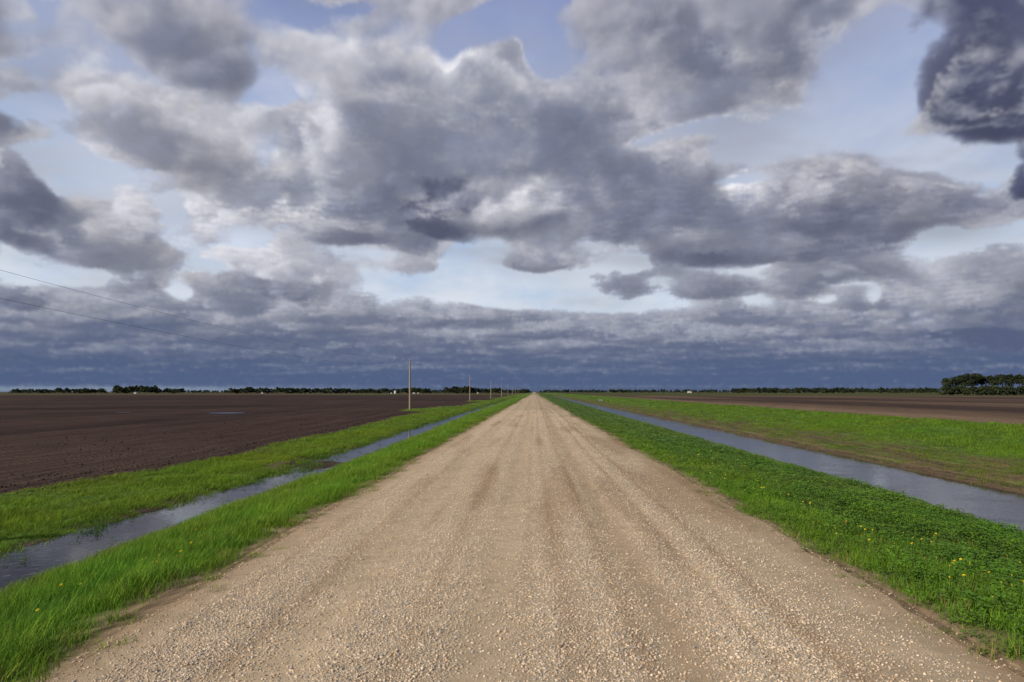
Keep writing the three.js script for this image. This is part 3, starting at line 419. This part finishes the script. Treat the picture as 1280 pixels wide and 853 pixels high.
{
  const r = rng(61), T = { tall: [[], [], []], short: [[], []], leaf: [[], []], straw: [[]] };
  const add = (kind, X, d, wide, high, c) => { const set = T[kind][Math.floor(r() * T[kind].length)], w = wide * (0.8 + 0.4 * r()); set.push([X, groundY(X, d) - 0.015, -d, r() * 0.9 - 0.45 + (r() < 0.5 ? 0 : 3.1), 0, 0, w, high * (0.75 + 0.5 * r()), w, ...c]); };
  const green = (X, d, k, warm) => { const n = k * (1 + 0.3 * noise(X * 0.8, d * 0.5, 11) + 0.25 * (r() - 0.5)), w = warm + 0.5 * noise(X * 0.35, d * 0.2, 4.7); return [(0.122 + 0.06 * w) * n, 0.252 * n, 0.012 * n]; };
  const BANDS = [[1, 16, 1, 1], [16, 30, 1.4, 1], [30, 55, 2.3, 1.05], [55, 110, 4, 1.15], [110, 220, 8, 1.3], [220, 450, 15, 1.5], [450, 1000, 32, 2]];
  for (const [d0, d1, s, hs] of BANDS) {
    const fill = (from, to, perM2, f) => { const A = (d1 - d0) * 1, mid = (d0 + d1) / 2, n = Math.round(A * (to(mid) - from(mid)) * perM2 / (s * s)); for (let i = 0; i < n; i++) { const d = d0 + (d1 - d0) * r(), a = from(d), b = to(d), x = a + (b - a) * r(); f(x, d); } };
    // left verge: long grass from the road down to the water
    fill((d) => edgeL(d) - 0.25, (d) => waterLn(d) + 0.25, 75, (x, d) => {
      const e = edgeL(d), k = sstep(e - 0.1, e + 0.8, x + 0.3 * noise(-x * 3, d * 2, 1) + 0.25 * noise(-x * 0.6, d * 0.5, 6)), near = sstep(waterLn(d) + 0.2, waterLn(d) - 1.2, x); if (r() > k * 1.1 + 0.04) return;
      add('tall', -x, d, s, hs * mix(0.3, 1.08, k) * mix(0.5, 1, near) * (0.6 + 0.85 * (0.5 + noise(x * 0.8, d * 0.6, 9))), green(x, d, 1, 0.45 - 0.4 * near + 0.3 * (1 - k) + 0.5 * noise(x * 1.3, d * 0.8, 21))); if (r() < 0.05) add('straw', -x, d, s * 0.8, hs * 1.2, [0.24, 0.2, 0.07]);
    });
    // left, beyond the water, up to the ploughing
    fill((d) => waterLf(d) - 0.7, (d) => fieldL(d) + 0.15, 70, (x, d) => {
      const w = waterLf(d), k = sstep(w - 0.6, w + 0.5, x + 0.5 * noise(x * 1.6, d * 1.1, 2)); if (r() > k + 0.05 || (island(d) > 0.5 && x < 9.6 && r() < 0.8)) return;
      add(r() < 0.6 ? 'short' : 'tall', -x, d, s, hs * mix(0.45, 0.95, k) * (0.8 + 0.6 * noise(x * 0.6, d * 0.3, 3)), green(x, d, 1.02, 0.45));
    });
    // right verge: grass beside the road, then a thick leafy cover
    fill((d) => edgeR(d) - 0.2, (d) => waterRn(d) + 0.2, 80, (x, d) => {
      const e = edgeR(d), k = sstep(e - 0.1, e + 0.7, x + 0.25 * noise(x * 3, d * 2, 1) + 0.2 * noise(x * 0.6, d * 0.5, 6)); if (r() > k * 1.1 + 0.04) return;
      const lf = sstep(-0.6, 0.7, (x - e - 2) * 0.3 + 0.9 * noise(x * 0.45, d * 0.16, 6.1)) * sstep(60, 30, d) + 0.5 * sstep(30, 60, d);
      const wet = sstep(waterRn(d), waterRn(d) - 1.5, x), lump = 0.75 + 0.8 * (0.4 + noise(x * 0.9, d * 0.8, 5)); if (r() < 0.12 + lf * 0.62) add('leaf', x, d, s * (0.8 + 0.5 * r()), hs * mix(0.5, 1.1, k) * lump * mix(0.5, 1, wet), green(x, d, 0.9 + 0.3 * (r() - 0.5), 0.4 * (r() - 0.5))); else add(r() < 0.5 ? 'short' : 'tall', x, d, s, hs * mix(0.35, 0.95, k) * mix(0.5, 1, wet) * (0.9 - 0.1 * lf), green(x, d, 0.95, 0.1)); if (r() < 0.05) add('straw', x, d, s * 0.8, hs * 1.1, [0.22, 0.2, 0.06]);
    });
    // right, the far bank: rough below, green above
    fill((d) => waterRf(d) - 0.12, (d) => bankR(d) + 0.4, 48, (x, d) => {
      const w = waterRf(d), th = sstep(w + 5.2, w + 1.2, x + 1.8 * noise(x * 0.5, d * 0.22, 8)), bare = clamp(0.75 + 0.9 * noise(x * 1.1, d * 0.35, 4), 0, 1); if (r() < th * bare * 0.55) return;
      if (r() < th * 0.45 * bare) add('straw', x, d, s, hs * 0.55, [0.24 * (0.7 + 0.6 * r()), 0.17, 0.08]); else add(r() < 0.5 ? 'short' : 'tall', x, d, s, hs * mix(0.95, 0.55, th) * (0.85 + 0.5 * noise(x * 0.5, d * 0.2, 3)), green(x, d, mix(0.95, 0.8, th), 0.2 + 0.5 * th));
    });
    // sprouts standing in the shallow left ditch and a few along the road's edge
    if (d0 < 100) fill((d) => waterLf(d) - 1.2, (d) => waterLf(d) + 0.1, 60, (x, d) => { const u = (waterLf(d) - x) / 1.2; if (noise(x * 1.4, d * 0.9, 13) + 0.35 * (0.4 - u) + 0.3 * Math.exp(-(((d - 27) / 7) ** 2)) < 0.04 + 0.2 * r()) return; add(r() < 0.4 ? 'leaf' : 'short', -x, d, s * 0.45, hs * (0.9 + 0.3 * r()), green(x, d, 0.75, -0.1)); });
  }
  const G = { tall: [0, 1, 2].map((k) => tuft(70 + k, 32, 0.185, 0.0056, 0.13, 0.14)), short: [0, 1].map((k) => tuft(80 + k, 28, 0.14, 0.007, 0.14, 0.05)), leaf: [0, 1].map((k) => leafy(90 + k, 44, 0.17, 0.04, 0.15)), straw: [tuft(95, 18, 0.16, 0.006, 0.14, 0.2)] };
  const N = { tall: 'long_grass', short: 'short_grass', leaf: 'clover_cover', straw: 'dry_grass' };
  let n = 0; for (const k in T) T[k].forEach((items, i) => { n += items.length; scatter(N[k], G[k][i], bladeMat, items); });
  console.log('tufts', n);
}
// dandelions in flower on the verges
{
  const r = rng(101), stemM = new THREE.MeshStandardMaterial({ color: new THREE.Color().setRGB(0.14, 0.2, 0.05), roughness: 0.8 }), headM = new THREE.MeshStandardMaterial({ color: new THREE.Color().setRGB(0.78, 0.62, 0.015), roughness: 0.8 });
  const stemG = new THREE.CylinderGeometry(0.0022, 0.003, 1, 6); stemG.translate(0, 0.5, 0);
  const petals = []; for (let k = 0; k < 34; k++) { const ring = k < 10 ? 0 : k < 22 ? 1 : 2, a = k * 2.4, L = 0.012 + 0.005 * ring, tilt = [1.2, 0.75, 0.25][ring], p = new THREE.PlaneGeometry(0.006, L, 1, 1); p.translate(0, L / 2, 0); p.rotateX(Math.PI / 2 - tilt); p.rotateY(a); p.translate(0, 0.002, 0); petals.push(p); }
  const core = new THREE.SphereGeometry(0.007, 8, 5); core.scale(1, 0.6, 1); petals.push(core.index ? core.toNonIndexed() : core); const headG = mergeGeometries(petals.map((g) => (g.index ? g.toNonIndexed() : g))); headM.side = THREE.DoubleSide;
  const grow = (X, d, side) => {
    const o = new THREE.Group(), h = 0.13 + 0.07 * r(), k = 0.6 + 0.3 * r(); put(o, 'dandelion', side < 0 ? { label: 'yellow dandelion flower in the long grass between the road and the narrow ditch', category: 'flower', group: 'dandelions beside the narrow ditch' } : { label: 'yellow dandelion flower in the green verge between the road and the wide ditch', category: 'flower', group: 'dandelions beside the wide ditch' });
    o.position.set(X, groundY(X, d) - 0.01, -d); o.rotation.set(0.25 * (r() - 0.5), r() * 6.28, 0.25 * (r() - 0.5));
    const s = put(new THREE.Mesh(stemG, stemM), 'stem', null, o), f = put(new THREE.Mesh(headG, headM), 'flower_head', null, o); s.scale.set(1, h, 1); f.position.y = h; f.scale.setScalar(k); f.rotation.set(0.4 - 0.3 * r(), 0, 0.3);
  };
  for (const [px, py] of [[223, 708], [226, 703], [238, 686], [178, 696], [182, 694], [75, 722], [100, 725], [115, 716]]) { const H = EYE + 0.2, d = FOCAL * H / (py - 490); grow((px - 668) / FOCAL * d, d, -1); }
  for (let i = 0; i < 40; i++) { const d = 6 + 34 * r() ** 1.5; grow(-(edgeL(d) + 0.6 + 1.9 * r()), d, -1); }
  for (let i = 0, n = 0; n < 220 && i < 5000; i++) { const d = 4.5 + 36 * r() ** 1.4, u = 0.5 + 3 * r(), X = edgeR(d) + u; if (noise(X * 0.7, d * 0.35, 15) < 0.05) continue; n++; grow(X, d, 1); }
}

// ---------------------------------------------------------------- poles and wires
const colour = (r, g, b) => new THREE.Color().setRGB(r, g, b);
{
  const T = 256, px = new Float32Array(T * T * 3), ht = new Float32Array(T * T), r = rng(120);
  for (let j = 0; j < T; j++) for (let i = 0; i < T; i++) { const u = i / T, v = j / T, n = 0.8 + 0.35 * tileNoise(u, v, 40, 3, 1.4) + 0.25 * tileNoise(u, v, 12, 5, 6.4) + 0.1 * r(); px.set([0.34 * n, 0.275 * n, 0.2 * n], 3 * (j * T + i)); ht[j * T + i] = 0.5 + 0.4 * tileNoise(u, v, 50, 3, 1.4); }
  const wood = new THREE.MeshStandardMaterial({ map: texture(T, T, px), bumpMap: texture(T, T, ht, false), bumpScale: 0.01, roughness: 0.95 }), steel = new THREE.MeshStandardMaterial({ color: colour(0.35, 0.36, 0.37), metalness: 0.7, roughness: 0.5 }), china = new THREE.MeshStandardMaterial({ color: colour(0.45, 0.4, 0.34), roughness: 0.3 });
  const TALL = 7.1, shaftG = new THREE.CylinderGeometry(0.1, 0.155, TALL + 0.3, 14, 6); shaftG.translate(0, (TALL - 0.3) / 2, 0);
  const insG = new THREE.LatheGeometry([[0.012, 0], [0.02, 0.02], [0.06, 0.05], [0.065, 0.08], [0.045, 0.1], [0.05, 0.13], [0.03, 0.17], [0.001, 0.18]].map(([x, y]) => new THREE.Vector2(x, y)), 12), pinG = new THREE.CylinderGeometry(0.012, 0.012, 0.22, 8), arm = new THREE.BoxGeometry(0.2, 0.05, 0.05), band = new THREE.CylinderGeometry(0.118, 0.118, 0.04, 14, 1, true), capG = new THREE.ConeGeometry(0.104, 0.05, 14);
  const poles = [];
  for (let k = -1; k < 8; k++) {
    const d = POLE_0 + k * POLE_GAP, r = rng(200 + k), o = new THREE.Group(), y = groundY(POLE_X, d);
    const ordinal = ['second', 'third', 'fourth', 'fifth', 'sixth', 'seventh', 'eighth', 'ninth', 'tenth', 'eleventh'][k - 1];
    put(o, 'utility_pole', { label: k < 0 ? 'weathered wooden power pole at the near end of the two wires' : k ? `grey wooden power pole, ${ordinal} along the ploughed field counted from the largest pole` : 'largest weathered wooden power pole, on a tongue of grass in the ploughed field', category: 'utility pole', group: 'power poles along the ploughed field' });
    o.position.set(POLE_X, y, -d); o.rotation.set(0.008 * (r() - 0.5), r() * 6, 0.015 * (r() - 0.5)); if (k === 0) o.rotation.z = -0.012;
    put(new THREE.Mesh(shaftG, wood), 'shaft', null, o); const cap = put(new THREE.Mesh(capG, steel), 'pole_cap', null, o); cap.position.y = TALL + 0.024;
    const ins = put(new THREE.Mesh(insG, china), 'top_insulator', null, o), pin = put(new THREE.Mesh(pinG, steel), 'pin', null, ins); ins.position.y = TALL + 0.12; pin.position.y = -0.08;
    const br = put(new THREE.Mesh(arm, steel), 'bracket', null, o), bd = put(new THREE.Mesh(band, steel), 'band', null, br), sp = put(new THREE.Mesh(insG, china), 'side_insulator', null, br); br.position.set(0, TALL - 0.95, 0); br.rotation.y = -o.rotation.y; br.position.x = 0; bd.position.y = 0; sp.position.set(0.16, 0.02, 0); sp.scale.setScalar(0.6);
    br.position.set(0.2 * Math.cos(o.rotation.y), TALL - 0.95, 0.2 * Math.sin(o.rotation.y)); bd.position.x = -0.2;
    poles.push({ x: POLE_X, y: y + TALL, z: -d });
  }
  const wireM = new THREE.MeshStandardMaterial({ color: colour(0.09, 0.09, 0.1), metalness: 0.4, roughness: 0.6 });
  const string = (drop, off, sag, name, label) => {
    const pts = [], first = { ...poles[0], z: poles[0].z + POLE_GAP }; const all = [first, ...poles];
    for (let k = 0; k < all.length - 1; k++) for (let s = 0; s < 24; s++) { const t = s / 24, a = all[k], b = all[k + 1]; pts.push(new THREE.Vector3(a.x + off, mix(a.y, b.y, t) + drop - 4 * sag * t * (1 - t), mix(a.z, b.z, t))); }
    pts.push(new THREE.Vector3(POLE_X + off, all.at(-1).y + drop, all.at(-1).z));
    put(new THREE.Mesh(new THREE.TubeGeometry(new THREE.CatmullRomCurve3(pts), pts.length * 2, 0.0055, 5), wireM), name, { label, category: 'wire' });
  };
  string(0.28, 0, 1.15, 'power_wire', 'upper dark power wire sagging from pole top to pole top');
  string(-0.83, 0.36, 1.0, 'power_wire', 'lower dark power wire hung about a metre below the pole tops');
}

// ---------------------------------------------------------------- trees
const barkM = new THREE.MeshStandardMaterial({ color: colour(0.1, 0.085, 0.07), roughness: 1 });
const leafM = [[0.042, 0.056, 0.026], [0.034, 0.046, 0.022], [0.055, 0.072, 0.03]].map((c) => new THREE.MeshPhysicalMaterial({ color: colour(...c), roughness: 0.95, transmission: 0.25, thickness: 0, side: THREE.DoubleSide, specularIntensity: 0.2, vertexColors: true }));
function bough(a, b, ra, rb, seg = 5) { const dir = b.clone().sub(a), g = new THREE.CylinderGeometry(rb, ra, dir.length(), seg, 1, true); g.translate(0, dir.length() / 2, 0); g.applyQuaternion(new THREE.Quaternion().setFromUnitVectors(new THREE.Vector3(0, 1, 0), dir.normalize())); g.translate(a.x, a.y, a.z); return g; }
// a broadleaf tree of height 1: trunk, limbs, and clumps of leaves with gaps between
function treeShape(seed, bare, wide, leaves, leafSize) {
  const r = rng(seed), V = (x, y, z) => new THREE.Vector3(x, y, z), wood = [], clumps = [], top = V(0.04 * (r() - 0.5), 0.8, 0.04 * (r() - 0.5)), fork = V(0.03 * (r() - 0.5), bare + 0.08, 0.03 * (r() - 0.5));
  wood.push(bough(V(0, -0.02, 0), fork, 0.024, 0.017, 7), bough(fork, top, 0.016, 0.005));
  for (let k = 0; k < (bare < 0.2 ? 18 : 12); k++) { const t = r(), s = fork.clone().lerp(top, t * 0.8), a = k * 2.4 + r(), out = wide * (0.35 + 0.65 * r()) * (1 - 0.55 * t), e = V(s.x + Math.cos(a) * out, s.y + 0.06 + 0.2 * r(), s.z + Math.sin(a) * out); if (bare < 0.2) e.y -= 0.12 * r(); wood.push(bough(s, e, 0.009, 0.003, 4)); clumps.push([e, 0.085 + 0.07 * r()]); if (r() < 0.7) clumps.push([s.clone().lerp(e, 0.6).add(V(0, 0.03 + 0.05 * r(), 0)), 0.06 + 0.05 * r()]); }
  clumps.push([top.clone().add(V(0, 0.08, 0)), 0.09], [top, 0.11]);
  const pos = [], col = [], v = V(0, 0, 0), n = V(0, 0, 0), u = V(0, 0, 0), w = V(0, 0, 0);
  for (let i = 0; i < leaves; i++) {
    const [c, R] = clumps[Math.floor(r() * clumps.length)], q = R * Math.cbrt(r()) * 1.1, th = r() * 6.283, z = 2 * r() - 1, s = Math.sqrt(1 - z * z); v.set(c.x + q * s * Math.cos(th), Math.min(c.y + q * z * 0.75, 0.995), c.z + q * s * Math.sin(th));
    n.set(r() - 0.5, r() - 0.3, r() - 0.5).normalize(); u.set(r() - 0.5, r() - 0.5, r() - 0.5).cross(n).normalize().multiplyScalar(leafSize * (0.6 + 0.8 * r())); w.crossVectors(n, u).multiplyScalar(0.75);
    for (const [a, b] of [[-1, 0], [0, 1], [1, 0], [-1, 0], [1, 0], [0, -1]]) pos.push(v.x + a * u.x + b * w.x, v.y + a * u.y + b * w.y, v.z + a * u.z + b * w.z); const k = 0.7 + 0.6 * r(); for (let m = 0; m < 18; m++) col.push(k);
  }
  const g = new THREE.BufferGeometry(); g.setAttribute('position', new THREE.Float32BufferAttribute(pos, 3)); g.setAttribute('color', new THREE.Float32BufferAttribute(col, 3)); g.computeVertexNormals();
  return { trunk: mergeGeometries(wood.map((b) => b.toNonIndexed())), crown: g };
}
const tallTrees = [1, 2, 3, 4, 5].map((k) => treeShape(300 + k, 0.3, 0.34, 2200, 0.025)), lowTrees = [1, 2, 3, 4].map((k) => treeShape(320 + k, 0.06, 0.5, 700, 0.06)), bushes = [1, 2, 3].map((k) => treeShape(340 + k, -0.02, 0.7, 900, 0.07));
function tree(shapes, r, X, d, h, w, name, data) {
  const s = shapes[Math.floor(r() * shapes.length)], o = new THREE.Group(); put(o, name, data); o.position.set(X, groundY(X, d) - 0.05, -d); o.rotation.y = r() * 6.28; o.scale.set(h * w, h, h * w);
  put(new THREE.Mesh(s.trunk, barkM), 'trunk', null, o); put(new THREE.Mesh(s.crown, leafM[Math.floor(r() * 3)]), 'crown', null, o); return o;
}
{
  const r = rng(400), spot = (px, d) => (px - 668) / FOCAL * d;
  // the grove on the right: tall open trees with a thick hedge of bushes at their feet
  for (let px = 1173; px < 1345; px += 6.2 + 4.5 * r()) { const d = 425 + 24 * r(), h = (23.5 + 4.5 * r() - (px < 1185 ? 4 : 0)) / FOCAL * d + 0.3; tree(tallTrees, r, spot(px, d), d, h, 0.95 + 0.3 * r(), 'poplar_tree', { label: 'tall dark tree with open crown in the grove beyond the fallow field', category: 'tree', group: 'grove of tall trees' }); }
  for (let px = 1168; px < 1345; px += 2.6 + 2 * r()) { const d = 418 + 6 * r(), h = (10.2 + 3.2 * r()) / FOCAL * d; tree(bushes, r, spot(px, d), d, h, 0.95, 'hedge_bush', { label: 'dark rounded bush at the feet of the tall grove', category: 'bush', group: 'bushes under the grove' }); }
  // lines of trees along the horizon: [from, to, height in the photograph, metres away, spacing]
  const LINES = [
    ['left', [2, 60, 5.2, 1150, 5.4, 'low scattered trees at the outer end'], [60, 122, 6.2, 1120, 5, 'row of small trees next to the tallest clump'], [134, 188, 9.8, 1050, 5.6, 'tallest clump, behind a white shed'], [190, 226, 6.4, 1080, 5, 'short row beside the tallest clump'], [228, 282, 3.4, 1500, 6, 'faint low gap'], [283, 345, 7.2, 1080, 4.8, 'dense row behind the tiny lone shed'], [345, 412, 6.6, 1100, 4.8, 'long even row in the middle'], [412, 500, 5.8, 1120, 4.6, 'row leading to the grain bin'], [500, 536, 7, 1060, 4.6, 'dense clump behind the largest power pole'], [538, 556, 4, 1300, 4.5, 'low gap past the largest power pole'], [556, 600, 8.3, 1050, 4.6, 'taller clump around the second power pole'], [600, 630, 6.2, 1100, 4.4, 'row behind the third power pole'], [630, 662, 4.6, 1250, 4.4, 'low row beside the end of the road']],
    ['right', [674, 760, 3.6, 1500, 4.6, 'very low row beside the end of the road'], [760, 840, 3.8, 1500, 4.6, 'very low row past the ditch'], [840, 912, 3.6, 1450, 4.8, 'low row behind the white farm house'], [912, 1080, 6.2, 985, 4.8, 'dense dark row past the farm house'], [1080, 1166, 6, 980, 4.8, 'dense dark row running up to the tall grove']],
  ];
  for (const [side, ...runs] of LINES) for (const [a, b, hp, d0, gap, where] of runs) for (let px = a + 2; px < b; px += gap * (0.45 + 0.5 * r())) {
    const d = d0 + 30 * (r() - 0.5), h = hp * (0.72 + 0.42 * r()) / FOCAL * d + 1.2; tree(r() < 0.55 ? lowTrees : bushes, r, spot(px, d), d, h, 1.05 + 0.3 * r(), 'horizon_tree', { label: `dark treeline tree, ${where}`, category: 'tree', group: side === 'left' ? 'treeline beyond the ploughed field' : 'treeline beyond the fallow field' });
  }
}

// ---------------------------------------------------------------- farm buildings far off, and a culvert pipe
{
  const white = new THREE.MeshStandardMaterial({ color: colour(0.6, 0.59, 0.56), roughness: 0.7 }), grey = new THREE.MeshStandardMaterial({ color: colour(0.3, 0.3, 0.31), roughness: 0.6, metalness: 0.2 }), dark = new THREE.MeshStandardMaterial({ color: colour(0.03, 0.035, 0.04), roughness: 0.2 });
  const barn = (px, d, w, h, deep, label) => {
    const X = (px - 668) / FOCAL * d, o = new THREE.Group(); put(o, 'farm_building', { label, category: 'building' }); o.position.set(X, groundY(X, d), -d); o.scale.setScalar(0.72);
    const wall = put(new THREE.Mesh(new THREE.BoxGeometry(w, h, deep), white), 'wall', null, o); wall.position.y = h / 2;
    const s = new THREE.Shape(); s.moveTo(-w / 2 - 0.3, 0); s.lineTo(w / 2 + 0.3, 0); s.lineTo(0, h * 0.45); s.closePath(); const g = new THREE.ExtrudeGeometry(s, { depth: deep + 0.6, bevelEnabled: false }); g.translate(0, 0, -deep / 2 - 0.3); const roof = put(new THREE.Mesh(g, grey), 'roof', null, o); roof.position.y = h + 0.004;
    const door = put(new THREE.Mesh(new THREE.BoxGeometry(w * 0.22, h * 0.65, 0.08), grey), 'door', null, o); door.position.set(-w * 0.2, h * 0.325, deep / 2 + 0.043); const win = put(new THREE.Mesh(new THREE.BoxGeometry(w * 0.14, h * 0.28, 0.06), dark), 'window', null, o); win.position.set(w * 0.24, h * 0.55, deep / 2 + 0.033);
  };
  const bin = (px, d, R, h, label) => {
    const X = (px - 668) / FOCAL * d, o = new THREE.Group(); put(o, 'grain_bin', { label, category: 'grain bin' }); o.position.set(X, groundY(X, d), -d);
    const b = put(new THREE.Mesh(new THREE.CylinderGeometry(R, R, h, 24, 1), white), 'bin_wall', null, o); b.position.y = h / 2; const c = put(new THREE.Mesh(new THREE.ConeGeometry(R * 1.05, R * 0.6, 24), grey), 'roof', null, o); c.position.y = h + R * 0.3 + 0.004; const v = put(new THREE.Mesh(new THREE.CylinderGeometry(R * 0.14, R * 0.14, 0.4, 10), grey), 'vent', null, o); v.position.y = h + R * 0.6 + 0.12;
  };
  barn(162.5, 1000, 4.4, 2.4, 6, 'small white farm shed before the tallest clump of the left treeline');
  barn(325, 1040, 3.4, 1.9, 5, 'tiny white shed beside the treeline over the middle of the ploughed field');
  bin(493.5, 1030, 1.6, 4, 'white round grain bin left of the big power pole, against the trees'); barn(488.5, 1030, 2.6, 1.8, 4, 'low white shed next to the round grain bin');
  barn(517, 1030, 4.2, 1.9, 5, 'low white farm shed just right of the big power pole'); barn(522.5, 1035, 2.6, 1.7, 4, 'smaller white shed, second to the right of the big power pole');
  barn(597, 1030, 2.6, 2, 4, 'small white shed between the second and third power poles'); barn(860, 1250, 8, 3.6, 9, 'white farm house alone on the horizon beyond the wide ditch');
  // culvert
  const d = 190, X = 17.3, o = new THREE.Group(), pipeG = new THREE.LatheGeometry([[0.34, -1.2], [0.4, -1.2], [0.4, 1.2], [0.34, 1.2], [0.34, -1.2]].map(([x, y]) => new THREE.Vector2(x, y)), 24); put(o, 'culvert_pipe', { label: 'short grey metal culvert pipe end lying on the grassy far bank of the wide ditch', category: 'culvert' });
  o.position.set(X, groundY(X, d) + 0.17, -d); o.rotation.y = 0.2; o.scale.setScalar(0.5); const p = put(new THREE.Mesh(pipeG, new THREE.MeshStandardMaterial({ color: colour(0.42, 0.42, 0.42), metalness: 0.5, roughness: 0.5 })), 'pipe', null, o); p.rotation.z = Math.PI / 2; p.rotation.x = 0.1;
  for (const s of [-1.15, 1.15]) { const c = put(new THREE.Mesh(new THREE.TorusGeometry(0.41, 0.03, 8, 24), grey), 'collar', null, o); c.rotation.y = Math.PI / 2; c.position.x = s; }
}
renderer.render(scene, camera);
